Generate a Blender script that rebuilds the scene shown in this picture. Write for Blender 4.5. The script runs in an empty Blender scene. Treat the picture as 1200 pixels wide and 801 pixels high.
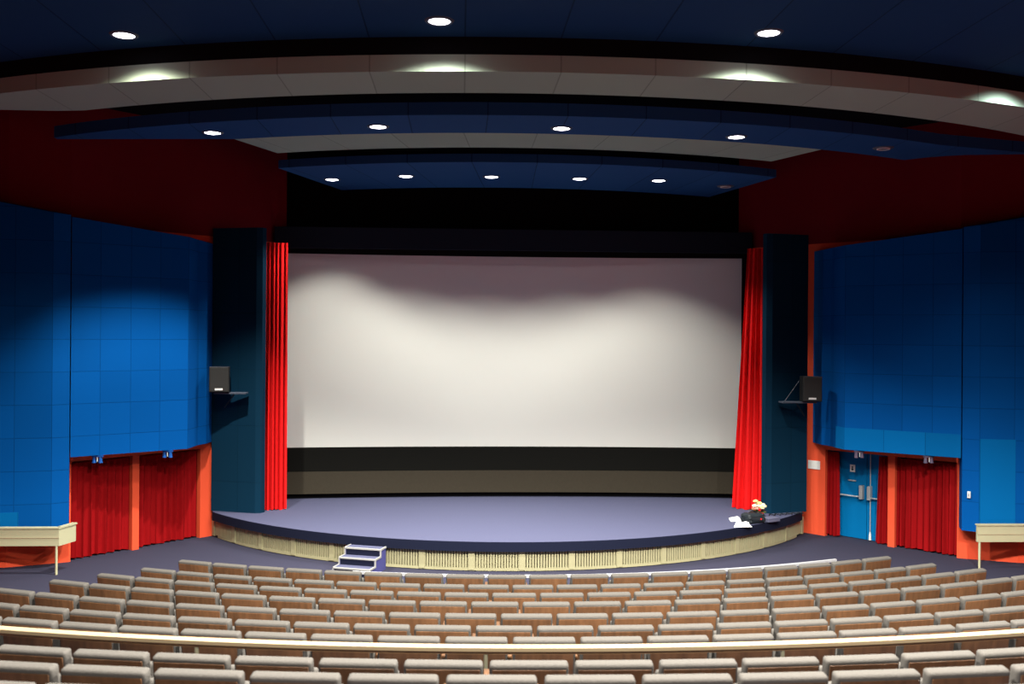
import bpy, bmesh, math, random
from mathutils import Vector, Matrix

random.seed(7)
C = bpy.context.scene.collection
R_ = math.radians
CY = 29.5            # centre of the concentric seat rows, on the hall's axis
X0, HC = -1.28, 4.4  # where the photographer stood

# ------------------------------------------------------------------ materials
def mat(name, col, rough=0.6, metal=0.0, noise=0.0, nscale=40.0, bump=0.0, spec=0.4, sheen=0.0):
    m = bpy.data.materials.new(name); m.use_nodes = True
    nt = m.node_tree; b = nt.nodes['Principled BSDF']
    b.inputs['Base Color'].default_value = (*col, 1)
    b.inputs['Roughness'].default_value = rough
    b.inputs['Metallic'].default_value = metal
    b.inputs['Specular IOR Level'].default_value = spec
    if sheen: b.inputs['Sheen Weight'].default_value = sheen
    if noise or bump:
        tc = nt.nodes.new('ShaderNodeTexCoord')
        n = nt.nodes.new('ShaderNodeTexNoise'); n.inputs['Scale'].default_value = nscale
        n.inputs['Detail'].default_value = 4
        nt.links.new(tc.outputs['Object'], n.inputs['Vector'])
        if noise:
            r = nt.nodes.new('ShaderNodeMapRange')
            r.inputs['To Min'].default_value = 1 - noise; r.inputs['To Max'].default_value = 1 + noise
            nt.links.new(n.outputs['Fac'], r.inputs['Value'])
            v = nt.nodes.new('ShaderNodeVectorMath'); v.operation = 'SCALE'
            v.inputs[0].default_value = col
            nt.links.new(r.outputs['Result'], v.inputs['Scale'])
            nt.links.new(v.outputs['Vector'], b.inputs['Base Color'])
        if bump:
            bp = nt.nodes.new('ShaderNodeBump'); bp.inputs['Strength'].default_value = bump
            bp.inputs['Distance'].default_value = 0.01
            nt.links.new(n.outputs['Fac'], bp.inputs['Height'])
            nt.links.new(bp.outputs['Normal'], b.inputs['Normal'])
    return m

def tile_mat(name, col, tu, tv, line=0.014, dark=0.45, rough=0.8, vary=0.06, uoff=0.0, voff=0.0):
    """Cloth or board laid in tiles: seams every tu x tv metres along the UVs (which are in metres)."""
    m = mat(name, col, rough, spec=0.05); nt = m.node_tree; b = nt.nodes['Principled BSDF']
    uv = nt.nodes.new('ShaderNodeUVMap'); sp = nt.nodes.new('ShaderNodeSeparateXYZ')
    nt.links.new(uv.outputs['UV'], sp.inputs[0])
    def M(op, a, b_=None):
        n = nt.nodes.new('ShaderNodeMath'); n.operation = op
        for i, x in enumerate((a, b_)):
            if x is None: continue
            if isinstance(x, (int, float)): n.inputs[i].default_value = x
            else: nt.links.new(x, n.inputs[i])
        return n.outputs[0]
    us = M('DIVIDE', M('ADD', sp.outputs['X'], uoff), tu); vs = M('DIVIDE', M('ADD', sp.outputs['Y'], voff), tv)
    mask = M('MAXIMUM', M('LESS_THAN', M('FRACT', us), line/tu), M('LESS_THAN', M('FRACT', vs), line/tv))
    cb = nt.nodes.new('ShaderNodeCombineXYZ')
    nt.links.new(M('FLOOR', us), cb.inputs[0]); nt.links.new(M('FLOOR', vs), cb.inputs[1])
    wn = nt.nodes.new('ShaderNodeTexWhiteNoise'); wn.noise_dimensions = '2D'
    nt.links.new(cb.outputs[0], wn.inputs['Vector'])
    val = M('ADD', M('MULTIPLY', wn.outputs['Value'], 2*vary), 1 - vary)
    val = M('MULTIPLY', val, M('SUBTRACT', 1.0, M('MULTIPLY', mask, dark)))
    v = nt.nodes.new('ShaderNodeVectorMath'); v.operation = 'SCALE'; v.inputs[0].default_value = col
    nt.links.new(val, v.inputs['Scale']); nt.links.new(v.outputs['Vector'], b.inputs['Base Color'])
    bp = nt.nodes.new('ShaderNodeBump'); bp.inputs['Strength'].default_value = 0.5; bp.inputs['Distance'].default_value = 0.01
    bp.invert = True
    nt.links.new(mask, bp.inputs['Height']); nt.links.new(bp.outputs['Normal'], b.inputs['Normal'])
    return m

def wood_mat(name, col):
    m = mat(name, col, 0.45, spec=0.35); nt = m.node_tree; b = nt.nodes['Principled BSDF']
    tc = nt.nodes.new('ShaderNodeTexCoord'); mp = nt.nodes.new('ShaderNodeMapping')
    oi = nt.nodes.new('ShaderNodeObjectInfo')
    mp.inputs['Scale'].default_value = (22, 22, 2.5)
    nt.links.new(tc.outputs['Object'], mp.inputs['Vector']); nt.links.new(oi.outputs['Random'], mp.inputs['Location'])
    n = nt.nodes.new('ShaderNodeTexNoise'); n.inputs['Scale'].default_value = 1.0; n.inputs['Detail'].default_value = 5
    n.noise_dimensions = '4D'
    rw = nt.nodes.new('ShaderNodeMath'); rw.operation = 'MULTIPLY'; rw.inputs[1].default_value = 50
    nt.links.new(oi.outputs['Random'], rw.inputs[0]); nt.links.new(rw.outputs[0], n.inputs['W'])
    nt.links.new(mp.outputs['Vector'], n.inputs['Vector'])
    cr = nt.nodes.new('ShaderNodeValToRGB')
    cr.color_ramp.elements[0].position = .3; cr.color_ramp.elements[1].position = .7
    cr.color_ramp.elements[0].color = (*[c*.7 for c in col], 1)
    cr.color_ramp.elements[1].color = (*[c*1.25 for c in col], 1)
    nt.links.new(n.outputs['Fac'], cr.inputs['Fac'])
    hs = nt.nodes.new('ShaderNodeHueSaturation')
    mr = nt.nodes.new('ShaderNodeMapRange'); mr.inputs['To Min'].default_value = .8; mr.inputs['To Max'].default_value = 1.15
    nt.links.new(oi.outputs['Random'], mr.inputs['Value']); nt.links.new(mr.outputs['Result'], hs.inputs['Value'])
    nt.links.new(cr.outputs['Color'], hs.inputs['Color']); nt.links.new(hs.outputs['Color'], b.inputs['Base Color'])
    return m

def emit_mat(name, col, s):
    m = bpy.data.materials.new(name); m.use_nodes = True
    b = m.node_tree.nodes['Principled BSDF']
    b.inputs['Base Color'].default_value = (.9, .9, .9, 1)
    b.inputs['Emission Color'].default_value = (*col, 1); b.inputs['Emission Strength'].default_value = s
    return m

M = dict(
    carpet=mat('carpet', (.036, .035, .060), .95, noise=.16, nscale=60, bump=.35, spec=.1),
    stage_carpet=mat('stage_carpet', (.075, .078, .138), .95, noise=.10, nscale=30, bump=.3, spec=.1),
    navy=mat('navy_carpet', (.006, .008, .023), .9, noise=.15, nscale=50, bump=.2, spec=.15),
    step_side=mat('step_side', (.06, .06, .20), .85, noise=.1, nscale=50, spec=.15),
    cream_slat=mat('cream_slat', (.37, .34, .20), .55, noise=.08, nscale=8),
    dark_back=mat('dark_backing', (.27, .23, .125), .9, spec=.1),
    cream=mat('cream_paint', (.47, .45, .29), .45, noise=.05, nscale=6),
    rail=mat('cream_gloss', (.38, .285, .17), .5, noise=.04, nscale=5, spec=.25),
    rail_wood=mat('rail_underside', (.42, .25, .12), .5),
    white_metal=mat('white_metal', (.75, .75, .74), .4),
    fabric=mat('grey_fabric', (.090, .082, .075), .95, noise=.16, nscale=70, bump=.25, spec=.05),
    edge=mat('beige_frame', (.30, .20, .13), .5),
    wood=wood_mat('brown_veneer', (.118, .054, .024)),
    screen=mat('cinema_screen', (.79, .795, .75), .9, spec=.1),
    black=mat('black_paint', (.006, .006, .007), .95, spec=.05),
    black_cloth=mat('black_cloth', (.009, .009, .008), .95, spec=.05),
    brown_cloth=mat('dark_brown_cloth', (.052, .044, .032), .95, noise=.12, nscale=20, spec=.05),
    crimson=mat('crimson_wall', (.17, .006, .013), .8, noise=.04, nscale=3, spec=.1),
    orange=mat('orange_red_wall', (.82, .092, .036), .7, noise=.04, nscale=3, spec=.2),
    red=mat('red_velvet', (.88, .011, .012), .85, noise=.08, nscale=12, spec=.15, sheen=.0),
    red_dimmed=mat('red_velvet_dimmed', (.30, .004, .006), .85, noise=.08, nscale=12, spec=.08),  # darker copy of the red velvet, with the weaker side light in its colour
    blue_tile=tile_mat('blue_tile_cloth', (.0002, .076, .31), .575, .605, uoff=.295, voff=.005, line=.012, dark=.32),
    blue_tile_near=tile_mat('blue_tile_cloth_wide', (.0002, .076, .31), .63, .605, uoff=.594, voff=.005, line=.012, dark=.32),
    blue_light=tile_mat('light_blue_tile_cloth', (.0005, .115, .35), .80, 5.0, voff=1.0, dark=.3),
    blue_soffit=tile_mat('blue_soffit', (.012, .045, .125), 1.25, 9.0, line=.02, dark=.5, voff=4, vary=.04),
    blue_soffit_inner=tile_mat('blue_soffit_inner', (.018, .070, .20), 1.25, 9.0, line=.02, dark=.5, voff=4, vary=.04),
    cream_soffit=tile_mat('cream_soffit', (.32, .39, .315), 1.25, 9.0, line=.02, dark=.3, voff=4, vary=.03),
    teal=tile_mat('dark_teal_cloth', (.0035, .026, .054), .62, 1.2, dark=.18, vary=.03),
    header=mat('navy_header_cloth', (.014, .017, .027), .95, spec=.05),
    door=mat('blue_door_paint', (.0005, .15, .40), .5, noise=.03, nscale=4, spec=.1),
    steel=mat('brushed_steel', (.50, .52, .54), .35, metal=.35),
    plastic_black=mat('black_plastic', (.012, .012, .012), .5),
    grille=mat('speaker_grille', (.018, .017, .016), .7, noise=.3, nscale=150, bump=.3),
    rail_grey=mat('grey_rail', (.36, .36, .38), .5),
    step_edge=mat('step_edging', (.30, .295, .29), .5),
    white=mat('white_plastic', (.82, .80, .78), .5),
    dark_print=mat('dark_print', (.05, .06, .09), .6),
    lamp=emit_mat('lamp_lens', (.93, .90, 1.0), 14),
    lamp_off=mat('dead_lamp_lens', (.25, .28, .33), .25),
    ring=mat('lamp_ring', (.06, .07, .10), .5),
    blue_metal=mat('blue_metal', (.01, .10, .42), .35, metal=.2),
    grey_metal=mat('grey_lilac_metal', (.09, .07, .12), .5),
    paper=mat('white_paper', (.85, .84, .84), .9, noise=.03, nscale=20),
    petal=mat('yellow_petal', (.85, .62, .25), .7), petal_w=mat('cream_petal', (.9, .8, .58), .7),
    petal_p=mat('pink_petal', (.8, .32, .25), .7),
    leaf=mat('green_leaf', (.08, .13, .03), .7), leaf_dark=mat('dark_leaf', (.05, .03, .02), .7),
    redwrap=mat('red_wrapping', (.7, .02, .02), .4),
    grey_case=mat('grey_case', (.10, .10, .16), .6),
    cable=mat('black_cable', (.01, .015, .02), .6),
)

# ------------------------------------------------------------------ mesh helpers
def build(name, bm, m, parent=None, smooth=False, loc=None, kind=None):
    bmesh.ops.recalc_face_normals(bm, faces=bm.faces)
    me = bpy.data.meshes.new(name); bm.to_mesh(me); bm.free()
    for x in (m if isinstance(m, (list, tuple)) else [m]): me.materials.append(M[x])
    if smooth:
        for p in me.polygons: p.use_smooth = True
        me.set_sharp_from_angle(angle=R_(40))
    o = bpy.data.objects.new(name, me); C.objects.link(o)
    if parent: o.parent = parent
    if loc: o.location = loc
    if kind: o['kind'] = kind
    return o

def tag(o, label, cat, group=None):
    o['label'] = label; o['category'] = cat
    if group: o['group'] = group
    return o

def thing(name, label, cat, loc=(0, 0, 0), rz=0.0, group=None):
    o = bpy.data.objects.new(name, None); C.objects.link(o)
    o.location = loc; o.rotation_euler = (0, 0, rz); o.empty_display_size = .1
    return tag(o, label, cat, group)

def add_box(bm, x0, x1, y0, y1, z0, z1, bevel=0.0, seg=2, mtx=None):
    vs = [bm.verts.new((x, y, z)) for x in (x0, x1) for y in (y0, y1) for z in (z0, z1)]
    F = [(0, 1, 3, 2), (4, 6, 7, 5), (0, 4, 5, 1), (2, 3, 7, 6), (0, 2, 6, 4), (1, 5, 7, 3)]
    fs = [bm.faces.new([vs[i] for i in f]) for f in F]
    geo = vs
    if bevel:
        es = list({e for f in fs for e in f.edges})
        r = bmesh.ops.bevel(bm, geom=es, offset=bevel, segments=seg, affect='EDGES', profile=.6)
        geo = list({v for f in r['faces'] for v in f.verts} | {v for v in vs if v.is_valid})
    if mtx is not None: bmesh.ops.transform(bm, matrix=mtx, verts=geo)
    return geo

def box(name, x0, x1, y0, y1, z0, z1, m, parent=None, bevel=0.0, seg=2, mtx=None, smooth=False):
    bm = bmesh.new(); add_box(bm, x0, x1, y0, y1, z0, z1, bevel, seg, mtx)
    return build(name, bm, m, parent, smooth)

def add_prism(bm, poly, z0, z1):
    """Plan polygon pulled up from z0 to z1 (numbers or one number per corner); UVs in metres along the perimeter and height."""
    uv = bm.loops.layers.uv.verify()
    n = len(poly)
    za = z0 if isinstance(z0, (list, tuple)) else [z0]*n
    zb = z1 if isinstance(z1, (list, tuple)) else [z1]*n
    lo = [bm.verts.new((x, y, za[i])) for i, (x, y) in enumerate(poly)]
    hi = [bm.verts.new((x, y, zb[i])) for i, (x, y) in enumerate(poly)]
    s = 0.0
    for i in range(n):
        j = (i+1) % n
        L = math.dist(poly[i], poly[j])
        f = bm.faces.new((lo[i], lo[j], hi[j], hi[i]))
        for lp, (u, v) in zip(f.loops, ((s, za[i]), (s+L, za[j]), (s+L, zb[j]), (s, zb[i]))): lp[uv].uv = (u, v)
        s += L
    for ring in (lo[::-1], hi):
        f = bm.faces.new(ring)
        for lp in f.loops: lp[uv].uv = (lp.vert.co.x, lp.vert.co.y)

def prism(name, poly, z0, z1, m, parent=None, kind=None):
    bm = bmesh.new(); add_prism(bm, poly, z0, z1)
    return build(name, bm, m, parent, kind=kind)

def add_slab(bm, near, far, z0, z1):
    """Slab between two plan polylines with the same number of points."""
    uv = bm.loops.layers.uv.verify()
    n = len(near); L = []
    for P, z in ((near, z0), (far, z0), (far, z1), (near, z1)): L.append([bm.verts.new((x, y, z)) for x, y in P])
    s = [0.0]
    for i in range(n-1): s.append(s[-1] + math.dist(near[i], near[i+1]))
    mid = s[-1]/2
    vv = (0, 1.4, 1.4, 0)
    for a in range(4):
        b = (a+1) % 4
        for i in range(n-1):
            f = bm.faces.new((L[a][i], L[a][i+1], L[b][i+1], L[b][i]))
            for lp, (k, q) in zip(f.loops, ((i, a), (i+1, a), (i+1, b), (i, b))): lp[uv].uv = (s[k]-mid, vv[q])
    for i in (0, n-1): bm.faces.new([L[a][i] for a in range(4)])

def add_tube(bm, pts, r, n=8, cap=True):
    pts = [Vector(p) for p in pts]; rings = []
    for i, p in enumerate(pts):
        d = (pts[min(i+1, len(pts)-1)] - pts[max(i-1, 0)]).normalized()
        a = d.cross(Vector((0, 0, 1)))
        if a.length < 1e-3: a = Vector((1, 0, 0))
        a.normalize(); b = a.cross(d)
        rings.append([bm.verts.new(p + r*(math.cos(t)*a + math.sin(t)*b)) for t in (2*math.pi*k/n for k in range(n))])
    for r0, r1 in zip(rings, rings[1:]):
        for k in range(n): bm.faces.new((r0[k], r0[(k+1) % n], r1[(k+1) % n], r1[k]))
    if cap: bm.faces.new(rings[0]); bm.faces.new(rings[-1][::-1])

def add_lathe(bm, prof, n=24, cx=0, cy=0):
    rings = []
    for r, z in prof:
        if r < 1e-5: rings.append([bm.verts.new((cx, cy, z))])
        else: rings.append([bm.verts.new((cx + r*math.cos(2*math.pi*k/n), cy + r*math.sin(2*math.pi*k/n), z)) for k in range(n)])
    for a, b in zip(rings, rings[1:]):
        for k in range(n):
            q = [a[k % len(a)], a[(k+1) % len(a)], b[(k+1) % len(b)], b[k % len(b)]]
            u = []
            for v in q:
                if v not in u: u.append(v)
            if len(u) > 2: bm.faces.new(u)

def arc_y(x, y0, r): return y0 + r - math.sqrt(max(r*r - x*x, 0))
def arc(xa, xb, y0, r, n=48): return [(x, arc_y(x, y0, r)) for x in (xa + (xb-xa)*i/n for i in range(n+1))]

def sweep(name, path, w, z0, z1, m, parent=None, bevel=0.0, kind=None):
    """A bar of width w that follows a plan polyline."""
    bm = bmesh.new(); a, b = [], []
    for i, p in enumerate(path):
        q0, q1 = path[max(i-1, 0)], path[min(i+1, len(path)-1)]
        d = Vector((q1[0]-q0[0], q1[1]-q0[1])).normalized(); nrm = Vector((-d.y, d.x))
        a.append((p[0]-nrm.x*w/2, p[1]-nrm.y*w/2)); b.append((p[0]+nrm.x*w/2, p[1]+nrm.y*w/2))
    add_slab(bm, a, b, z0, z1)
    if bevel:
        es = [e for e in bm.edges if len(e.link_faces) == 2 and e.calc_face_angle() > .8]
        bmesh.ops.bevel(bm, geom=es, offset=bevel, segments=2, affect='EDGES')
    return build(name, bm, m, parent, True, kind=kind)

def curtain(name, ta, tb, ba, bb, z0, z1, folds, amp, m, label, group=None, seed=1, hem=.3):
    """Hanging cloth from ta..tb at the top to ba..bb at the foot, in uneven folds; a thin two-sided sheet."""
    rnd = random.Random(seed); nx, nz = folds*10, 22
    ph = [rnd.uniform(-.9, .9) for _ in range(folds+3)]; am = [rnd.uniform(.55, 1.25) for _ in range(folds+3)]
    sway = [rnd.uniform(-.35, .35) for _ in range(folds+3)]
    bm = bmesh.new(); fr, bk = [], []
    for iz in range(nz+1):
        t = iz/nz; z = z0 + (z1-z0)*t; k = (1-t)
        A = (ba[0]+(ta[0]-ba[0])*t, ba[1]+(ta[1]-ba[1])*t); B = (bb[0]+(tb[0]-bb[0])*t, bb[1]+(tb[1]-bb[1])*t)
        d = Vector((B[0]-A[0], B[1]-A[1])); L = d.length; d.normalize(); nr = Vector((-d.y, d.x))
        rf, rb = [], []
        for ix in range(nx+1):
            u = ix/nx*folds; i = int(u); f = u - i
            a_ = am[i]*(1-f) + am[i+1]*f; p_ = ph[i]*(1-f) + ph[i+1]*f + (sway[i]*(1-f)+sway[i+1]*f)*k*1.6
            w = math.sin(2*math.pi*u + p_) + .3*math.sin(4.3*math.pi*u + 2*p_)
            off = amp*a_*w*(.55 + .45*k)
            along = ix/nx*L + .3*amp*math.cos(2*math.pi*u+p_)*(.4+.6*k)*(0 if ix in (0, nx) else 1)
            x, y = A[0]+d.x*along + nr.x*off, A[1]+d.y*along + nr.y*off
            dz = .012*math.sin(u*2.1+seed)*k
            rf.append(bm.verts.new((x, y, z+dz))); rb.append(bm.verts.new((x+nr.x*.012, y+nr.y*.012, z+dz)))
        fr.append(rf); bk.append(rb)
    for G, fl in ((fr, 1), (bk, 0)):
        for a in range(nz):
            for b in range(nx):
                q = (G[a][b], G[a][b+1], G[a+1][b+1], G[a+1][b]); bm.faces.new(q if fl else q[::-1])
    for a in range(nz):
        bm.faces.new((fr[a][0], fr[a+1][0], bk[a+1][0], bk[a][0])); bm.faces.new((fr[a][nx], bk[a][nx], bk[a+1][nx], fr[a+1][nx]))
    for b in range(nx):
        bm.faces.new((fr[0][b], bk[0][b], bk[0][b+1], fr[0][b+1])); bm.faces.new((fr[nz][b], fr[nz][b+1], bk[nz][b+1], bk[nz][b]))
    o = build(name, bm, m, smooth=True)
    return tag(o, label, 'curtain', group)

# ------------------------------------------------------------------ where the photo shows things (for leaving out seats nobody sees)
F, TH, PHI = 1167.0, R_(3), R_(.43)
def px(X, Y, Z):
    x = X - X0; lat = x*math.cos(TH) - Y*math.sin(TH); D = Y*math.cos(TH) + x*math.sin(TH)
    u, v = lat/D*F, -(Z-HC)/D*F
    return 600 + u*math.cos(PHI) - v*math.sin(PHI), 391 + u*math.sin(PHI) + v*math.cos(PHI)

# ------------------------------------------------------------------ floor: flat in front, shallow curved tiers under the rows
R1, DR = 14.76, .948
ROW_R = [R1 + DR*i for i in range(7)] + [22.32, 23.27, 24.2]
ROW_Z = [0, .09, .225, .365, .49, .635, .81, 1.21, 1.43, 1.65]
bm = bmesh.new()
add_box(bm, -13.5, 13.5, -4, 25, -.3, 0)
edges = [ROW_R[0]+.14] + [ROW_R[i]+.14 for i in range(1, 6)] + [ROW_R[6]+.14, 21.72, ROW_R[7]+.14, ROW_R[8]+.14, ROW_R[9]+.14, 26, 27, 28, 29]
tops = ROW_Z[1:7] + [.95, 1.21, 1.43, 1.65, 1.85, 2.05, 2.25, 2.45]
for (ra, rb), z in zip(zip(edges, edges[1:] + [33]), tops):
    A = [R_(-27 + 54*i/40) for i in range(41)]
    add_slab(bm, [(ra*math.sin(a), CY - ra*math.cos(a)) for a in A], [(rb*math.sin(a), CY - rb*math.cos(a)) for a in A], -.05, z)
build('floor', bm, 'carpet', kind='structure')

# ------------------------------------------------------------------ walls
WA, WB = (6.44, 21.96), (8.68, 19.35)           # the angled wall beside the stage, plan
wd = Vector((WB[0]-WA[0], WB[1]-WA[1])); WL = wd.length; wd.normalize()
def W(s, off, side):
    """Point s metres along the wall from the stage, off metres out from it into the hall; side +1 / -1."""
    nx, ny = wd.y, -wd.x                        # towards the hall
    return (side*(WA[0] + wd.x*s + nx*off), WA[1] + wd.y*s + ny*off)
def wq(side, s0, s1, o0, o1): return [W(s0, o0, side), W(s1, o0, side), W(s1, o1, side), W(s0, o1, side)]
ZW = 8.75
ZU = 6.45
for side, nm in ((-1, 'left'), (1, 'right')):
    bm = bmesh.new()
    add_prism(bm, wq(side, -1.75, .53, -.12, 0), 0, ZU)                    # beside the stage and on behind the portal
    add_prism(bm, wq(side, .53, 3.40, -.12, 0), 1.90, ZU)                   # above the openings
    add_prism(bm, wq(side, 1.965, 2.115, -.12, 0), 0, 1.90)                 # pillar between the openings
    add_prism(bm, wq(side, 3.40, WL, -.12, 0), 0, ZU)
    P = [WB, (9.65, 18.93), (12.2, 18.62), (13.2, 10), (13.2, -4), (13.4, -4), (13.4, 10.1), (12.4, 18.8), (9.7, 19.1), (WB[0]+.1, WB[1]+.12)]
    add_prism(bm, [(side*x, y) for x, y in P], 0, ZU)
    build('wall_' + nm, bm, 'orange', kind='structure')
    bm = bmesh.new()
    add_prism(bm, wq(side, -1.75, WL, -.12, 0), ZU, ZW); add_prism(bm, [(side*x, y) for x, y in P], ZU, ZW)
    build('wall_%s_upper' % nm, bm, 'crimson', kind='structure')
    # the shallow lobby behind the openings
    bm = bmesh.new()
    add_prism(bm, wq(side, .2, 3.44, -1.0, -.9), 0, 2.1)
    add_prism(bm, wq(side, .2, 3.44, -.9, -.12), 2.0, 2.1)
    add_prism(bm, wq(side, .2, .3, -.9, -.12), 0, 2.0); add_prism(bm, wq(side, 3.36, 3.44, -.9, -.12), 0, 2.0)
    build('wall_%s_lobby' % nm, bm, 'orange', kind='structure')

bm = bmesh.new(); add_box(bm, -9, 9, 24.3, 24.5, 0, ZW); build('wall_back', bm, 'black', kind='structure')
bm = bmesh.new(); add_box(bm, -5.6, 5.6, 24.0, 24.1, 5.8, ZW); build('wall_front', bm, 'black', kind='structure')
bm = bmesh.new(); add_box(bm, -13.5, 13.5, -4.2, -4.0, 0, ZW); build('wall_rear', bm, 'orange', kind='structure')

# ------------------------------------------------------------------ stage
SY, SR, GR = 26.36, 8.03, 7.93
ZS = .565           # stage height
def back(x, y, z=None, k=1.0145):
    q = (X0 + (x-X0)*k, y*k)
    return q if z is None else (*q, HC + (z-HC)*k)
SC = -.10
def s_arc(r, xa, xb, n=64): return [(SC + x, SY - math.sqrt(r*r - x*x)) for x in (xa + (xb-xa)*i/n for i in range(n+1))]
st = thing('stage', 'low curved stage with lilac-blue carpet, navy edge and cream slatted front', 'stage', (0, 0, 0))
pl = s_arc(SR, -6.42, 6.32)
bm = bmesh.new(); add_prism(bm, pl + [(6.35, 22.0), (5.45, 23.2), (5.45, 24.25), (-5.6, 24.25), (-5.6, 23.2), (-6.52, 22.0)], .53, ZS)
build('stage_deck', bm, 'stage_carpet', st)
bm = bmesh.new(); a = s_arc(SR+.012, -6.42, 6.32); b = s_arc(SR-.10, -6.30, 6.20)
add_slab(bm, a, b, .385, ZS-.004); build('stage_edge', bm, 'navy', st)
bm = bmesh.new(); add_slab(bm, s_arc(SR-.1, -6.3, 6.2), s_arc(GR-.4, -6.1, 6.0), .40, .53); build('overhang', bm, 'dark_back', st)
bm = bmesh.new(); add_slab(bm, s_arc(GR-.07, -6.3, 6.2), s_arc(GR-.12, -6.3, 6.2), 0.0, .40); build('backing_board', bm, 'dark_back', st)
bm = bmesh.new(); add_slab(bm, s_arc(GR+.015, -6.3, 6.2), s_arc(GR-.045, -6.3, 6.2), .012, .062); build('bottom_rail', bm, 'cream_slat', st)
def ang_pt(r, t): return (SC + r*math.sin(t), SY - r*math.cos(t))
half = 54.0; nb = 16; step = 2*half/nb
for k in range(nb+1):
    t = R_(-half + k*step + .0); bm = bmesh.new()
    p = ang_pt(GR, t)
    add_box(bm, -.055, .055, -.03, .05, .03, .40, mtx=Matrix.Translation((p[0], p[1], 0)) @ Matrix.Rotation(t, 4, 'Z'))
    build('post', bm, 'cream_slat', st)
for k in range(nb):
    bm = bmesh.new(); n = 17
    for i in range(n):
        t = R_(-half + k*step + step*(i+1)/(n+1)); p = ang_pt(GR, t)
        add_box(bm, -.017, .017, -.012, .03, .055, .40, mtx=Matrix.Translation((p[0], p[1], 0)) @ Matrix.Rotation(t, 4, 'Z'))
    build('slat_panel', bm, 'cream_slat', st)

# ------------------------------------------------------------------ screen and what frames it
def scr_y(x): return 23.42 - .011*(x-.03)**2
def sheet(name, xa, xb, za, zb, m, parent, dy=0.0, th=.02, n=40):
    bm = bmesh.new(); xs = [xa + (xb-xa)*i/n for i in range(n+1)]
    add_slab(bm, [(x, scr_y(x)+dy) for x in xs], [(x, scr_y(x)+dy+th) for x in xs], za, zb)
    return build(name, bm, m, parent)
sc = thing('cinema_screen', 'wide white cinema screen with black border above dark skirting', 'screen', (0, 0, 0))
sheet('screen_cloth', -5.26, 5.33, 1.75, 6.21, 'screen', sc)
sheet('black_masking', -5.5, 5.55, 1.19, 1.75, 'black_cloth', sc, -.01)
sheet('skirting', -5.5, 5.55, .68, 1.19, 'brown_cloth', sc, -.03)
sheet('top_masking', -5.5, 5.55, 6.21, 6.6, 'black_cloth', sc, -.01)
sheet('side_masking', -5.6, -5.26, 1.75, 6.21, 'black_cloth', sc, -.01, n=4)
sheet('side_masking', 5.33, 5.68, 1.75, 6.21, 'black_cloth', sc, -.01, n=4)
sheet('lower_frame', -5.5, 5.55, .575, .70, 'black', sc, .1)

CL = [back(-6.50, 21.34), back(-5.40, 20.98)]; CR = [back(5.24, 20.84), back(6.22, 21.13)]
for (a, b), lab in ((CL, 'dark teal portal column between plain curtained openings and the screen'), (CR, 'dark teal portal column on the double door side of the stage')):
    d = Vector((b[0]-a[0], b[1]-a[1])).normalized(); nr = Vector((-d.y, d.x))*.3
    c = Vector(a), Vector(b)
    if a[0] < 0: poly = [a, (b[0]-d.x*.13, b[1]-d.y*.13), (b[0], b[1]+.06), (b[0]+nr.x*.6, b[1]+nr.y*.6), (a[0]+nr.x*.6, a[1]+nr.y*.6)]
    else: poly = [(a[0], a[1]+.06), (a[0]+d.x*.13, a[1]+d.y*.13), b, (b[0]+nr.x*.6, b[1]+nr.y*.6), (a[0]+nr.x*.6, a[1]+nr.y*.6)]
    o = prism('portal_column', poly, ZS, 6.61, 'teal'); tag(o, lab, 'column', 'stage portal columns')
tag(prism('portal_header', [(-5.5, 22.88), (5.5, 22.88), (5.5, 23.02), (-5.5, 23.02)], 6.32, 6.80, 'header'),
    'dark navy header beam spanning the two columns above the screen', 'header')

curtain('stage_curtain', back(-5.40, 21.42), back(-4.96, 21.5), back(-5.40, 21.40), back(-4.95, 21.5), ZS+.012, 6.33, 5, .07, 'red',
        'long bright red stage curtain hanging straight beside the screen', 'stage curtains', 3)
curtain('stage_curtain', back(5.0, 21.5), back(5.30, 21.32), back(4.72, 21.55), back(5.27, 21.18), ZS+.012, 6.33, 4, .07, 'red',
        'long bright red stage curtain flaring at its foot behind the bouquet', 'stage curtains', 8)

# ------------------------------------------------------------------ blue tiled wall panels
def mir(side, P): return [(side*x + (.0), y) for x, y in P]
FARP = [(6.58, 21.77), (6.60, 21.28), (6.70, 21.03), (6.73, 20.36), (8.514, 18.968), (8.60, 19.41)]
FZT = [6.28, 6.28, 6.30, 6.30, 6.52, 6.52]
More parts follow.
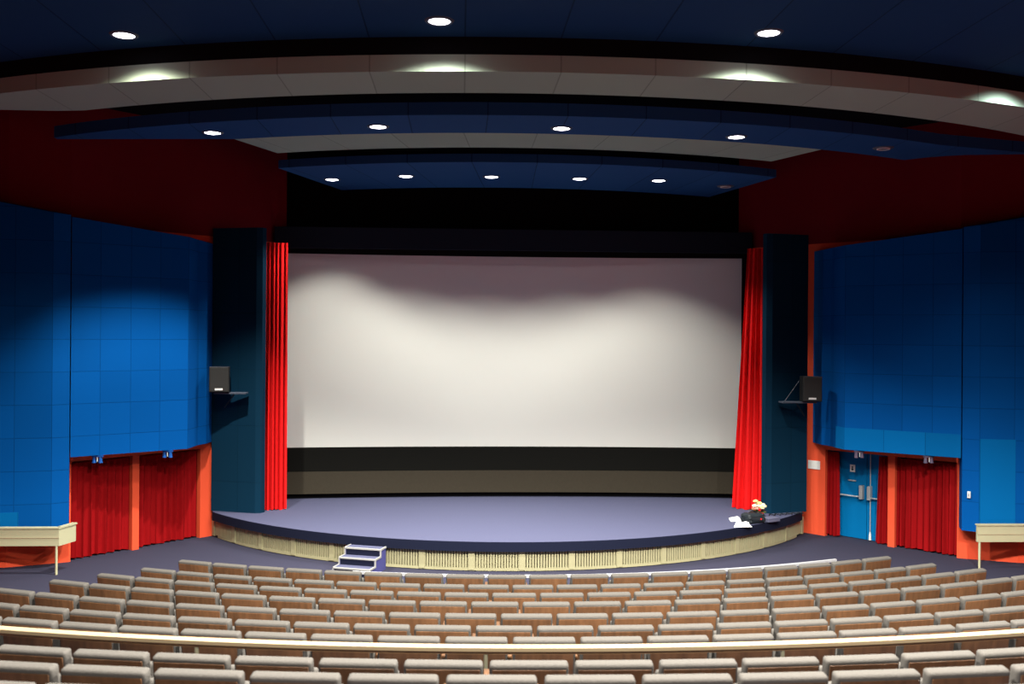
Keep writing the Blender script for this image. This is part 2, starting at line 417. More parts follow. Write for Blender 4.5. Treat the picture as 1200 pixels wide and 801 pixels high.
# the near panel's corner: a return of its own towards the curtained openings
NEARP = [(8.64, 19.27), (8.52, 18.93), (8.76, 18.74), (9.75, 18.53), (12.0, 18.48), (12.1, 18.55), (9.66, 18.87), (8.72, 19.27)]
NZT = [6.55, 6.55, 6.57, 6.75, 7.0, 7.0, 6.75, 6.55]
for side in (-1, 1):
    where = 'over the fully curtained openings' if side < 0 else 'over the blue double door'
    o = prism('acoustic_panel', mir(side, FARP), 2.04, FZT, 'blue_tile')
    tag(o, 'tall blue tiled wall panel ' + where, 'wall panel', 'blue acoustic wall panels')
    if side > 0:
        e = .006; P = FARP
        f0, f1 = Vector(P[3]), Vector(P[4]); d = (f1-f0).normalized(); nr = Vector((d.y, -d.x))*.008
        q = [(f0.x+nr.x-.004, f0.y+nr.y), (f1.x+nr.x, f1.y+nr.y), (f1.x+d.x*.002, f1.y), (f0.x, f0.y)]
        prism('lower_tile_row', q, 2.045, 2.50, 'blue_light', o)
        q2 = [(P[2][0]-.008, P[2][1]-.3), (P[3][0]-.008, P[3][1]), (P[3][0], P[3][1]), (P[2][0], P[2][1]-.3)]
        prism('lower_tile_row', q2, 2.045, 2.50, 'blue_light', o)
    o = prism('acoustic_panel', mir(side, NEARP), .64, NZT, 'blue_tile_near')
    tag(o, 'tall blue tiled wall panel behind the cream barrier, ' + ('beside plain curtained openings' if side < 0 else 'carrying the white switch'), 'wall panel', 'blue acoustic wall panels')
    if side > 0:
        prism('lower_tiles', [(8.765, 18.731), (9.40, 18.596), (9.402, 18.606), (8.765, 18.74)], .65, 2.44, 'blue_light', o)
    else:
        prism('lower_tile', [(-9.30, 18.616), (-9.75, 18.521), (-9.75, 18.531), (-9.30, 18.626)], .65, 1.08, 'blue_light', o)
    # the little blue sockets under the far panel's edge
    for s in (.15, .75) if side > 0 else (.21, .81):
        f0, f1 = Vector(FARP[3]), Vector(FARP[4]); 
        p = f1 + (f0-f1)*(1-s if side > 0 else s); p = (side*p.x, p.y+.06)
        loc = (p[0], p[1], 1.912)
        t = thing('spotlight_socket', {(-1, .21): 'small blue twin socket under the panel edge, close to the cream barrier', (-1, .81): 'small blue twin socket under the panel edge, close to the portal column',
                  (1, .15): 'small dim twin socket under the panel edge, above the double door', (1, .75): 'small dim twin socket under the panel edge, above the wide red curtain'}[(side, s)],
                  'light socket', loc, 0, 'twin sockets under the blue panels')
        mm = 'blue_metal' if side < 0 else 'grey_metal'
        box('bracket', -.10, .10, -.03, .03, .09, .125, mm, t)
        for dx in (-.065, .055):
            bm = bmesh.new(); add_lathe(bm, [(0, .09), (.03, .09), (.034, .03), (.042, -.02), (0, -.02)], 12, dx, 0); build('socket', bm, mm, t, True)
        bm = bmesh.new(); add_lathe(bm, [(0, .1), (.008, .1), (.008, 0), (0, 0)], 8, 0, -.02); build('pin', bm, 'white_metal', t, True)

# ------------------------------------------------------------------ curtains and doors in the side openings
HG = -.11
def C_(side, s, off=HG): return W(s, off, side)
curtain('door_curtain', C_(-1, 2.12), C_(-1, 3.38), C_(-1, 2.12), C_(-1, 3.40), .03, 1.86, 8, .05, 'red_dimmed',
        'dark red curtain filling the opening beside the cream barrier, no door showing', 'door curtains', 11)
curtain('door_curtain', C_(-1, .55), C_(-1, 1.95), C_(-1, .54), C_(-1, 1.96), .03, 1.86, 9, .05, 'red_dimmed',
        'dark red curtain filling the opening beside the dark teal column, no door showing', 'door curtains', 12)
curtain('door_curtain', C_(1, 2.12), C_(1, 3.38), C_(1, 2.12), C_(1, 3.38), .03, 1.86, 10, .05, 'red_dimmed',
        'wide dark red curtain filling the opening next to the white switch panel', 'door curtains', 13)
curtain('door_curtain', C_(1, .54), C_(1, .80), C_(1, .54), C_(1, .82), .03, 1.86, 3, .045, 'red_dimmed',
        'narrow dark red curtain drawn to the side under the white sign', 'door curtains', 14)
curtain('door_curtain', C_(1, 1.70), C_(1, 1.955), C_(1, 1.62), C_(1, 1.955), .03, 1.86, 3, .045, 'red_dimmed',
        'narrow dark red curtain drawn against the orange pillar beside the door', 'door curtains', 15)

dr = bpy.data.objects.new('door_1', None); C.objects.link(dr); dr['kind'] = 'structure'
p = C_(1, 1.36, -.30); dr.location = (p[0], p[1], 0); dr.rotation_euler = (0, 0, math.atan2(wd.y, wd.x))
# local: x along the wall away from the stage, -y towards the hall
dr['label'] = 'blue double door with silver push bars between dark red curtains'
box('door_leaf', -.86, -.006, -.02, .03, .01, 2.0, 'door', dr, .004)
box('door_leaf', .006, .86, -.02, .03, .01, 2.0, 'door', dr, .004)
for sx, xa, xb in ((-1, -.72, -.10), (1, .10, .72)):
    bm = bmesh.new(); add_tube(bm, [(xa, -.11, .93), (xb, -.11, .93)], .017, 10); build('push_bar', bm, 'steel', dr, True)
    bm = bmesh.new(); add_box(bm, xb-.03 if sx < 0 else xa-.05, xb+.05 if sx < 0 else xa+.03, -.13, -.02, .88, 1.18, .012); build('latch_case', bm, 'steel', dr, True)
    bm = bmesh.new(); add_box(bm, xa-.03 if sx < 0 else xb-.03, xa+.03 if sx < 0 else xb+.03, -.13, -.02, .88, 1.13, .012); build('pivot_case', bm, 'blue_metal', dr, True)
bm = bmesh.new(); add_tube(bm, [(.10, -.06, .02), (.10, -.06, 2.0)], .012, 8); build('bolt_rod', bm, 'steel', dr, True)
bm = bmesh.new(); add_lathe(bm, [(0, .02), (.03, .02), (.025, .12), (.012, .2), (0, .2)], 10, .10, -.06); build('floor_bolt', bm, 'white_metal', dr, True)
box('pull_handle', -.42, -.24, -.06, -.03, 1.245, 1.27, 'steel', dr, .005)
sgn = box('door_sign', -.39, -.27, -.028, -.02, 1.44, 1.60, 'white', dr, .004)
bm = bmesh.new()
add_lathe(bm, [(0, .0), (.020, .0), (.020, .004), (0, .004)], 12); add_lathe(bm, [(0, 0), (.026, 0), (.026, .004), (0, .004)], 12, 0, -.048)
bmesh.ops.transform(bm, matrix=Matrix.Translation((-.33, -.0285, 1.545)) @ Matrix.Rotation(R_(90), 4, 'X'), verts=bm.verts)
build('sign_mark', bm, 'dark_print', sgn)
box('door_sign', .30, .40, -.028, -.02, 1.42, 1.58, 'white', dr, .004)
box('door_frame', -.93, -.87, -.05, .05, 0, 2.04, 'door', dr)

# wall sign, switch
p = W(.18, .0, 1); q = W(.40, .0, 1)
t = thing('wall_sign', 'plain white sign plate on the orange wall beside the double door', 'sign', (0, 0, 0))
prism('plate', wq(1, .12, .41, .002, .018), 1.45, 1.635, 'white', t)
t = thing('light_switch', 'small white switch box on the blue panel beside the wide red curtain', 'switch', (8.61, 18.83, 1.35), R_(-38))
box('housing', -.03, .03, -.025, .01, -.065, .065, 'white', t, .008, smooth=True)
box('rocker', -.014, .014, -.034, -.024, -.03, .03, 'steel', t, .004)

# ------------------------------------------------------------------ cream barriers
def barrier(side, x0, y0, ret, label):
    t = thing('barrier', label, 'barrier', (0, 0, 0), 0, 'cream wall barriers')
    s = side
    P = [(s*(x0), y0), (s*11.2, y0)]
    bm = bmesh.new(); add_box(bm, min(P[0][0], P[1][0]), max(P[0][0], P[1][0]), y0-.03, y0+.03, .52, .835, .006); build('front_board', bm, 'cream', t)
    bm = bmesh.new(); add_box(bm, min(P[0][0], P[1][0])-.01, max(P[0][0], P[1][0])+.01, y0-.05, y0+.05, .83, .86, .006); build('top_rail', bm, 'cream', t)
    bm = bmesh.new(); add_box(bm, min(P[0][0], P[1][0]), max(P[0][0], P[1][0]), y0-.037, y0-.03, .66, .667); build('board_joint', bm, 'edge', t)
    if ret:
        b = bmesh.new(); add_prism(b, [(s*x0, y0-.03), (s*(x0-.13), y0+.42), (s*(x0-.07), y0+.44), (s*(x0+.05), y0+.03)], .52, .835); build('return_board', b, 'cream', t)
        b = bmesh.new(); add_prism(b, [(s*(x0-.01), y0-.05), (s*(x0-.15), y0+.43), (s*(x0-.06), y0+.45), (s*(x0+.06), y0+.05)], .83, .86); build('return_rail', b, 'cream', t)
    for xx in (x0+.05, x0+2.2):
        bm = bmesh.new(); add_tube(bm, [(s*xx, y0-.01, 0), (s*xx, y0-.01, .53)], .022, 10); build('post', bm, 'cream', t, True)
barrier(-1, 8.46, 18.36, True, 'cream board barrier with a slanted return end, by the fully curtained openings')
barrier(1, 8.55, 18.42, False, 'cream board barrier with a square end, below the white switch')

# ------------------------------------------------------------------ speakers on brackets
def speaker(x, y, z, rz, inner, label):
    t = thing('loudspeaker', label, 'loudspeaker', (x, y, z), rz, 'loudspeakers on the portal columns')
    bm = bmesh.new(); add_box(bm, -.20, .20, -.17, .17, 0, .53, .012); build('cabinet', bm, 'plastic_black', t)
    bm = bmesh.new(); add_box(bm, -.185, .185, -.185, -.165, .015, .515, .01); build('front_grille', bm, 'grille', t)
    box('badge', -.085, .075, -.192, -.184, .045, .085, 'white', t, .003)
    box('top_edge', -.2, .2, -.175, -.16, .525, .535, 'ring', t)
    return t
def bracket(x, y, z, inner, label):
    t = thing('speaker_bracket', label, 'bracket', (x, y, z), 0, 'speaker brackets')
    xa, xb = (-.1, .55) if inner > 0 else (-.63, .1)
    box('shelf_plate', xa, xb, -.16, .14, -.03, 0, 'ring', t, .004)
    if inner < 0:
        bm = bmesh.new(); add_tube(bm, [(inner*.56, -.05, 0.0), (inner*.22, .0, .45)], .008, 8); build('stay_rod', bm, 'ring', t, True)
    bm = bmesh.new(); add_tube(bm, [(inner*.30, -.05, -.03), (inner*.05, .16, -.33)], .014, 8); build('brace', bm, 'plastic_black', t, True)
speaker(*back(-6.21, 20.78, 3.16), R_(10), 1, 'black loudspeaker with white badge near the fully curtained openings')
bracket(*back(-6.21, 20.85, 3.15), 1, 'dark shelf bracket under the loudspeaker near the fully curtained openings')
speaker(*back(6.11, 20.62, 3.03), R_(-6), -1, 'black loudspeaker with white badge above the white wall sign')
bracket(*back(6.11, 20.69, 3.02), -1, 'dark shelf bracket under the loudspeaker above the white wall sign')

# ------------------------------------------------------------------ ceiling
bm = bmesh.new(); add_box(bm, -13.5, 13.5, 12.5, 24.6, ZW, ZW+.1); build('ceiling', bm, 'black', kind='structure')
N = 60
def soffit(name, near, far, z0, z1, m):
    bm = bmesh.new(); add_slab(bm, near, far, z0, z1); return build(name, bm, m, kind='structure')
XA = 13.3
ZA, ZB, ZC, ZD = 8.25, 7.80, 7.80, 7.66
KD = 1.003
nearA = [(-XA + 2*XA*i/N, -4.0) for i in range(N+1)]
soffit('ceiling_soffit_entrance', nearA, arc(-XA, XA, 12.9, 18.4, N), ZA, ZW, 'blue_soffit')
soffit('ceiling_riser', arc(-XA, XA, 12.905, 18.4, N), arc(-XA, XA, 13.0, 18.4, N), 8.02, ZA+.1, 'black')
farB = [(x, min(y, 15.78) if x < -7.3 else y) for x, y in arc(-XA, XA, 14.05, 16.0, N)]
nb_ = arc(-XA, XA, 12.9, 18.4, N)
farB = [(x, max(y, nb_[i][1]+.4)) for i, (x, y) in enumerate(farB)]
soffit('ceiling_soffit_cream', nb_, farB, ZB, 8.02, 'cream_soffit')
def lerp_pts(P, x):
    for (xa, ya), (xb, yb) in zip(P, P[1:]):
        if xa <= x <= xb: return ya + (yb-ya)*(x-xa)/(xb-xa)
    return P[0][1] if x < P[0][0] else P[-1][1]
def cnear(x):
    return arc_y(x, 15.47, 15.6) if x < 7.2 else lerp_pts([(7.2, arc_y(7.2, 15.47, 15.6)), (9.3, 17.85)], x)
nC = [(x, cnear(x)) for x in (-8.45 + (9.3+8.45)*i/N for i in range(N+1))]
def cfar(x):
    y = arc_y(x, 16.86, 14.8)
    if x < -5.17: y = min(y, lerp_pts([(-8.45, 18.11), (-5.17, 17.80)], x))
    if x > 7.4: y = lerp_pts([(7.4, 18.55), (7.95, 18.15), (9.3, 17.92)], x)
    return max(y, cnear(x) + .05)
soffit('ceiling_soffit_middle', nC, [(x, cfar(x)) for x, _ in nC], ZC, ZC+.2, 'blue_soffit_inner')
n2 = arc(-5.28, 5.28, 16.86, 14.8, N); f2 = [(x*4.77/5.28, arc_y(x*4.77/5.28, 18.18, 12.2)) for x, _ in n2]
soffit('ceiling_soffit_cream_inner', n2, f2, ZC+.001, ZC+.2, 'cream_soffit')
nD = arc(-4.9, 5.18, 18.85, 11.2, N); fD = [(-4.0 + 8.55*i/N, arc_y(-4.0 + 8.55*i/N, 22.15, 11.0)) for i in range(N+1)]
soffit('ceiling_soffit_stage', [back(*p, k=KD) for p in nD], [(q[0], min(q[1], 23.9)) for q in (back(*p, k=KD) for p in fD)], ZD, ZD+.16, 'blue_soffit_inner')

LIGHTS = []
def ceiling_light(x, y, z, on, label, size, power, blend, drop=.06, col=(1.0, .985, .89)):
    t = thing('ceiling_light', label, 'ceiling light', (x, y, z), 0, 'round ceiling downlights')
    bm = bmesh.new(); add_lathe(bm, [(.135, 0), (.135, -.015), (.165, -.02), (.185, 0)], 32); build('trim_ring', bm, 'ring', t, True)
    bm = bmesh.new(); add_lathe(bm, [(.14, -.004), (.13, -.012), (.08, -.024), (0, -.03)], 32); build('lens', bm, 'lamp' if on else 'lamp_off', t, True)
    if not on:
        bm = bmesh.new(); add_lathe(bm, [(.10, -.022), (.10, -.034), (.115, -.034), (.115, -.016)], 32); build('reflector_rim', bm, 'white_metal', t, True)
        return
    L = bpy.data.lights.new('lamp', 'SPOT'); L.energy = power; L.spot_size = R_(size); L.spot_blend = blend
    L.shadow_soft_size = .10; L.color = col
    o = bpy.data.objects.new('lamp', L); C.objects.link(o); o.parent = t; o.location = (0, 0, -drop)
PA, PC, PD = 1250, 1350, 680
PB = 5600
for x, y, on, lab in ((-5.67, 13.2, 1, 'lit round downlight in the outer blue soffit, above the handrail and the fully curtained side'),
                      (-1.56, 12.3, 1, 'lit round downlight in the outer blue soffit, above the hall axis'),
                      (2.61, 12.46, 1, 'lit round downlight in the outer blue soffit, toward the double door side')):
    ceiling_light(x, y, ZA, on, lab, 140, PA*{-5.67: .5, -1.56: 1.0, 2.61: .95}[x], .65, .13, (1, .95, .78) if x < -5 else (1.0, .985, .89))
L6 = (6.75, 13.6)
for x, y, on, lab in ((-5.52, 17.25, 1, 'first lit downlight of the middle soffit from the fully curtained side'), (-2.65, 16.5, 1, 'second lit downlight of the middle soffit from the fully curtained side'),
                      (.37, 16.37, 1, 'lit downlight near the midpoint of the middle soffit'), (3.42, 16.81, 1, 'last lit downlight of the middle soffit, toward the double door'),
                      (6.31, 17.56, 0, 'unlit downlight at the door side end of the middle soffit')):
    ceiling_light(x, y, ZC, on, lab, 106, PC*(2.0 if x < -5 else 1), .45)
for x, y, on, lab in ((-4.01, 21.3, 1, 'first lit downlight of the innermost soffit from the fully curtained side'), (-2.42, 20.7, 1, 'second lit downlight of the innermost soffit from the fully curtained side'),
                      (-.65, 20.6, 1, 'third lit downlight of the innermost soffit, above the screen centre'), (1.19, 20.67, 1, 'fourth lit downlight of the innermost soffit'),
                      (2.87, 20.75, 1, 'last lit downlight of the innermost soffit, toward the double door'), (4.47, 21.4, 0, 'unlit downlight at the door side end of the innermost soffit')):
    ceiling_light(*back(x, y, k=KD), ZD, on, lab, 97 if x < -3.5 else 104, PD*(.8 if x < -3.5 else 1), .5)
# unseen lamps: a downlight at the right, then rows added as fill
def unseen_lamp(x, y, p, s=120, blend=.5, drop=.06, col=(1, .97, .88)):
    L = bpy.data.lights.new('unseen_lamp', 'SPOT'); L.energy = p; L.spot_size = R_(s); L.spot_blend = blend; L.shadow_soft_size = .1; L.color = col
    o = bpy.data.objects.new('unseen_lamp', L); C.objects.link(o); o.location = (x, y, ZA-drop)
unseen_lamp(L6[0], L6[1], PA*.4, 140, .65, .13, (.85, 1, .98))
for x, p in ((-5.25, .18), (-1.75, 1.05), (1.75, 1.0), (5.25, .85)): unseen_lamp(x, 7.6 + .02*x*x, PB*p, 142, .4, .12)  # added row out of view, lights the walls and stage front
for x, p in ((-1.7, 1400), (1.7, 1400)): unseen_lamp(x, 1.5 + .02*x*x, p, 150)  # unseen pair above the camera, added to light the seat backs

# ------------------------------------------------------------------ handrail behind the walkway, low rail before the front row
def polar(r, t): return (r*math.sin(t), CY - r*math.cos(t))
hr = thing('handrail', 'curved cream handrail on thin posts crossing the seats behind the seventh row', 'handrail', (0, 0, .95))
RR = 21.22
hp = [polar(RR, R_(-18 + 36*i/90)) for i in range(91)]
o = sweep('top_rail', hp, .10, 1.765, 1.795, 'rail', hr, .008); o.location = (0, 0, -.95)
o = sweep('under_rail', hp, .045, 1.735, 1.765, 'rail_wood', hr); o.location = (0, 0, -.95)
for tdeg in (-16.1, -9.46, -2.82, 4.0, 10.6, 17.2):
    q = polar(RR, R_(tdeg)); bm = bmesh.new(); add_tube(bm, [(q[0], q[1], 0), (q[0], q[1], .79)], .018, 10); build('post', bm, 'cream', hr, True)
fr_ = thing('front_rail', 'low white rail curving along the floor gap before the front row', 'rail', (0, 0, 0))
hp = [polar(13.72, R_(-12.5 + (12.5+22.3)*i/90)) for i in range(91)]
sweep('rail_bar', hp, .045, .535, .575, 'rail_grey', fr_, .008)
for k in range(8):
    q = polar(13.72, R_(-12.3 + 4.92*k)); bm = bmesh.new(); add_tube(bm, [(q[0], q[1], 0), (q[0], q[1], .54)], .016, 8); build('post', bm, 'rail_grey', fr_, True)

# ------------------------------------------------------------------ seats
ONES = 'first second third fourth fifth sixth seventh eighth ninth tenth eleventh twelfth thirteenth fourteenth fifteenth sixteenth seventeenth eighteenth nineteenth twentieth twenty-first twenty-second twenty-third twenty-fourth twenty-fifth twenty-sixth'.split()
ROWNAME = ['in the front row', 'in the second row from the stage', 'in the third row from the stage', 'in the fourth row from the stage', 'in the fifth row from the stage',
           'in the sixth row from the stage', 'in the seventh row, just before the handrail', 'in the first row behind the handrail', 'in the second row behind the handrail', 'in the rearmost row showing']
tilt = Matrix.Rotation(R_(9), 4, 'X')
TOP = .844
def seat_parts(root):
    T = Matrix.Translation((0, -.062, TOP-.012)) @ tilt
    bm = bmesh.new(); add_box(bm, -.284, .284, -.040, .062, -.50, 0, .036, 4, T); build('backrest', bm, 'fabric', root, True)
    bm = bmesh.new(); add_box(bm, -.264, .264, -.046, -.028, -.56, -.036, .006, 2, T); build('back_panel', bm, 'wood', root, True)
    T2 = Matrix.Translation((0, .13, .40)) @ Matrix.Rotation(R_(-12), 4, 'X')
    bm = bmesh.new(); add_box(bm, -.262, .262, -.05, .05, -.04, .30, .035, 3, T2); build('seat_cushion', bm, 'fabric', root, True)
    arm(root, -.307)
def arm(root, x):
    bm = bmesh.new(); add_box(bm, x-.016, x+.016, .17, .42, .02, .585, .008); add_box(bm, x-.021, x+.021, .15, .44, 0, .025, .006); build('side_frame', bm, 'edge', root)
    bm = bmesh.new(); add_box(bm, x-.022, x+.022, .13, .46, .585, .615, .01); build('armrest', bm, 'wood', root, True)
proto = None; proto_end = None
def copy_tree(o):
    r = o.copy(); C.objects.link(r)
    for ch in o.children:
        c = ch.copy(); C.objects.link(c); c.parent = r
    return r
PITCH = .6135
JOINT = [-.971, -2.007, -2.960, -1.725, -2.564, -3.293, -2.242, -2.748, -3.375, -2.60]
NLEFT = [9, 9, 9, 10, 10, 10, 12, 12, 12, 12]; NTOT = [19, 20, 21, 22, 23, 24, 25, 26, 27, 28]
seats = []
for k in range(10):
    r = ROW_R[k]; pd = math.degrees(PITCH/r); row = []
    for i in range(NTOT[k]):
        a = R_(JOINT[k] + (i - NLEFT[k] + .5)*pd); q = polar(r, a)
        if q[1] > 1:
            xs = []
            for sx in (-.28, .28):
                xs.append(px(q[0]+sx*math.cos(a), q[1]+sx*math.sin(a), ROW_Z[k]+TOP))
            if max(x for x, y in xs) < 2 or min(x for x, y in xs) > 1198 or min(y for x, y in xs) > 799: continue
        row.append((i, a, q))
    seats.append(row)
# two more seats at each cut end of the rows that run out of the photo
def place_beyond():
    for k in range(3, 9):
        seen = sorted(SEEN[k]); pd = math.degrees(PITCH/ROW_R[k])
        for i in (seen[0]-2, seen[0]-1, seen[-1]+1, seen[-1]+2):
            if 0 <= i < NTOT[k]:
                a = R_(JOINT[k] + (i - NLEFT[k] + .5)*pd); q = polar(ROW_R[k], a)
                o = copy_tree(proto); o.location = (q[0], q[1], ROW_Z[k]); o.rotation_euler = (0, 0, a)
                tag(o, 'grey-topped wooden seat outside the photo, past the last seats in view', 'seat', 'theatre seats past the photo edge')
SEEN = [[i for i, a, q in r] for r in seats]
for k, row in enumerate(seats):
    whole = len(row) == NTOT[k]
    for j, (i, a, q) in enumerate(row):
        last = i == NTOT[k]-1
        if proto is None:
            proto = bpy.data.objects.new('theatre_seat', None); C.objects.link(proto); proto.empty_display_size = .1
            seat_parts(proto); o = proto
        else: o = copy_tree(proto)
        if last: pass
        o.location = (q[0], q[1], ROW_Z[k]); o.rotation_euler = (0, 0, a)
        if k < 4 and (whole or row[0][0] == 0): lab = 'grey-topped wooden seat, %s from the left end %s' % (ONES[j], ROWNAME[k])
        elif k == 9:
            lab = 'grey seat top at the bottom edge, %s from left, %s' % (ONES[j], ROWNAME[k])
        else: lab = 'grey-topped wooden seat, %s from the left %s' % (ONES[j], ROWNAME[k])
        tag(o, lab, 'seat', 'theatre seats ' + ROWNAME[k])
        seats[k][j] = o
    # closing arm on the row's end seat
    if row and isinstance(row[-1], bpy.types.Object) and whole: arm(row[-1], .307)

place_beyond()

# ------------------------------------------------------------------ portable steps to the stage
stp = thing('stage_steps', 'portable three-tread navy carpeted steps with white edging before the stage', 'steps', (-3.04, 18.53, 0), math.atan2(-.23, .70))
prof = [(.26, 0), (.26, .405), (0, .405), (0, .275), (-.25, .275), (-.25, .145), (-.50, .145), (-.50, 0)]   # local y, z: -y is the front
bm = bmesh.new()
L_ = [bm.verts.new((-.35, y, z)) for y, z in prof]; Rr = [bm.verts.new((.35, y, z)) for y, z in prof]
for i in range(len(prof)):
    j = (i+1) % len(prof); bm.faces.new((L_[i], L_[j], Rr[j], Rr[i]))
bm.faces.new(L_); bm.faces.new(Rr[::-1]); build('carcass', bm, 'step_side', stp)
for y1, z in ((0, .405), (-.25, .275), (-.50, .145)):
    box('tread', -.352, .352, y1-.012, y1+.25, z-.004, z+.012, 'stage_carpet', stp, .003)
    box('riser', -.33, .33, y1-.006, y1+.002, z-.13, z-.01, 'navy', stp)
    box('nosing', -.36, .36, y1-.020, y1+.018, z-.012, z+.018, 'step_edge', stp, .005)
for x in (-.355, .355):
    bm = bmesh.new()
    for y1, z, y2 in ((0, .405, .25), (-.25, .275, 0), (-.50, .145, -.25)):
        add_box(bm, x-.012, x+.012, y1, y2, z-.010, z+.020)
        add_box(bm, x-.012, x+.012, y1-.016, y1+.012, z-.14, z)
    build('edge_trim', bm, 'step_edge', stp)

# ------------------------------------------------------------------ things lying at the stage edge
SZ = ZS
t = thing('flower_bouquet', 'bouquet of yellow and cream flowers in red wrapping before the stage curtain', 'bouquet', (*back(4.93, 20.40), SZ))
bm = bmesh.new(); add_lathe(bm, [(0, 0), (.09, 0), (.11, .04), (.14, .12), (.12, .12), (0, .08)], 20); build('wrapping', bm, 'redwrap', t, True)
rnd = random.Random(4)
for k in range(16):
    a = rnd.uniform(0, 6.28); rr = .15*math.sqrt(rnd.random()); cx, cy, cz = rr*math.cos(a), rr*math.sin(a)*.8, .20 + (.15-rr)*.9 + rnd.uniform(-.05, .06)
    bm = bmesh.new()
    for layer, (pr, pz, nP) in enumerate(((.055, 0, 6), (.036, .014, 5))):
        for j in range(nP):
            b = 6.283*j/nP + layer*.5
            bmesh.ops.create_icosphere(bm, subdivisions=1, radius=.026 - layer*.006, matrix=Matrix.Translation((cx+pr*.6*math.cos(b), cy+pr*.6*math.sin(b), cz+pz)))
    bmesh.ops.create_icosphere(bm, subdivisions=1, radius=.018, matrix=Matrix.Translation((cx, cy, cz+.02)))
    build('blossom', bm, ('petal', 'petal_w', 'petal_w', 'petal', 'petal_p')[k % 5], t, True)
for k in range(12):
    a = rnd.uniform(0, 6.28); bm = bmesh.new()
    p0 = Vector((.05*math.cos(a), .05*math.sin(a), .09)); p1 = Vector((.20*math.cos(a), .16*math.sin(a), rnd.uniform(.12, .22)))
    d = p1-p0; s = Vector((-math.sin(a), math.cos(a), .2))*.035
    v = [bm.verts.new(x) for x in (p0, p0+d*.5+s+Vector((0, 0, .02)), p1, p0+d*.5-s+Vector((0, 0, .02)))]
    w = [bm.verts.new(x.co+Vector((0, 0, -.004))) for x in v]
    bm.faces.new(v); bm.faces.new(w[::-1])
    for i in range(4): bm.faces.new((v[i], v[(i+1) % 4], w[(i+1) % 4], w[i]))
    build('leaf', bm, 'leaf' if k % 3 else 'leaf_dark', t)

def lump(name, sx, sy, sz, m, parent, seed, n=2, flat=True, rough=.12, loc=(0, 0, 0)):
    rnd = random.Random(seed); bm = bmesh.new()
    add_box(bm, -sx/2, sx/2, -sy/2, sy/2, 0, sz, min(sz, sy)*.42, 4)
    bmesh.ops.subdivide_edges(bm, edges=bm.edges[:], cuts=n, use_grid_fill=True)
    for v in bm.verts:
        if v.co.z > .005:
            v.co += Vector((rnd.uniform(-1, 1), rnd.uniform(-1, 1), rnd.uniform(-1, .6)))*sz*rough; v.co.z = max(v.co.z, .001)
    o = build(name, bm, m, parent, True); o.location = loc; return o
t = thing('bag', 'black soft bag with red tag lying at the stage edge', 'bag', (*back(4.67, 19.86), SZ), R_(20))
lump('body', .44, .30, .20, 'cable', t, 5, 1, rough=.07)
bm = bmesh.new(); add_tube(bm, [(-.14+.28*i/12, .02, .17 + .06*math.sin(math.pi*i/12)) for i in range(13)], .012, 8); build('handle', bm, 'plastic_black', t, True)
box('red_tag', .07, .10, -.165, -.145, .08, .11, 'redwrap', t)
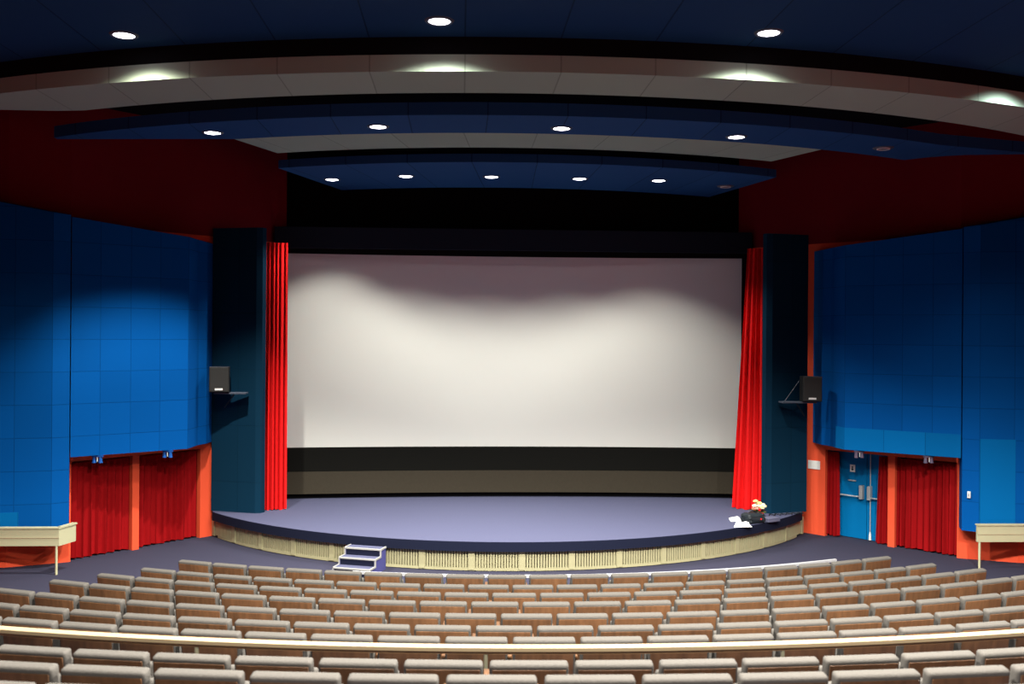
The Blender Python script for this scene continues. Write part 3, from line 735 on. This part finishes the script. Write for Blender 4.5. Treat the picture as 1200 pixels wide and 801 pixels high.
def cloth(name, pts, h, label, cat, seed, loc):
    rnd = random.Random(seed); n = 12; bm = bmesh.new(); T, B = [], []
    for i in range(n+1):
        rt, rb = [], []
        for j in range(n+1):
            u, v = i/n, j/n
            p = [(pts[0][c]*(1-u)+pts[1][c]*u)*(1-v) + (pts[3][c]*(1-u)+pts[2][c]*u)*v for c in (0, 1)]
            e = min(u, 1-u, v, 1-v)
            z = .006 + h*(.5+.5*math.sin(u*7+seed)*math.cos(v*6+seed*2))*min(1, e*5) + rnd.uniform(0, .02)*min(1, e*6)
            rt.append(bm.verts.new((p[0], p[1], z))); rb.append(bm.verts.new((p[0], p[1], .001)))
        T.append(rt); B.append(rb)
    for i in range(n):
        for j in range(n):
            bm.faces.new((T[i][j], T[i+1][j], T[i+1][j+1], T[i][j+1])); bm.faces.new((B[i][j], B[i][j+1], B[i+1][j+1], B[i+1][j]))
    for i in range(n):
        for a, b in (((i, 0), (i+1, 0)), ((i+1, n), (i, n)), ((0, i+1), (0, i)), ((n, i), (n, i+1))):
            bm.faces.new((T[a[0]][a[1]], B[a[0]][a[1]], B[b[0]][b[1]], T[b[0]][b[1]]))
    o = build(name, bm, 'paper', smooth=True, loc=loc); tag(o, label, cat); return o
cloth('cloth', [(-.22, -.13), (.16, -.10), (.15, .16), (-.16, .06)], .13, 'crumpled white cloth at the stage edge in front of the black bag', 'cloth', 3, (*back(4.36, 19.50), SZ))
cloth('paper', [(-.16, -.22), (.10, -.2), (.14, .2), (-.1, .16)], .05, 'white paper bundle lying behind the black bag', 'paper', 6, (*back(4.40, 20.18), SZ))
t = thing('case', 'flat grey case lying between the black bag and the column', 'case', (*back(5.08, 20.02), SZ), R_(28))
box('lower_shell', -.17, .17, -.11, .11, 0, .05, 'grey_case', t, .012, smooth=True); box('lid', -.165, .165, -.105, .105, .05, .08, 'grey_case', t, .012, smooth=True)
bm = bmesh.new(); rnd = random.Random(9)
add_tube(bm, [(5.34 + .78*i/40, 20.92 + .22*i/40 + .07*math.sin(i*.9) + rnd.uniform(-.02, .02), SZ+.012+.02*abs(math.sin(i*1.3))) for i in range(41)], .011, 8)
tag(build('cable', bm, 'cable', smooth=True), 'dark cable lying along the foot of the teal column by the bouquet', 'cable')

# ------------------------------------------------------------------ camera, world, view
cam = bpy.data.cameras.new('camera'); co = bpy.data.objects.new('camera', cam); C.objects.link(co)
cam.sensor_width = 36; cam.lens = F/1200*36; cam.shift_y = -9.5/1200
co.matrix_world = Matrix.Translation((X0, 0, HC)) @ Matrix.Rotation(-TH, 4, 'Z') @ Matrix.Rotation(R_(90), 4, 'X') @ Matrix.Rotation(PHI, 4, 'Z')
cam.dof.use_dof = True; cam.dof.focus_distance = 20.5; cam.dof.aperture_fstop = 2.0
bpy.context.scene.camera = co
bpy.context.scene.cycles.diffuse_bounces = 1
w = bpy.data.worlds.new('World'); bpy.context.scene.world = w; w.use_nodes = True
w.node_tree.nodes['Background'].inputs[0].default_value = (.6, .7, 1, 1); w.node_tree.nodes['Background'].inputs[1].default_value = 0.0
vs = bpy.context.scene.view_settings
vs.view_transform = 'Standard'; vs.look = 'None'; vs.gamma = 1; vs.use_curve_mapping = False; vs.exposure = 0.0
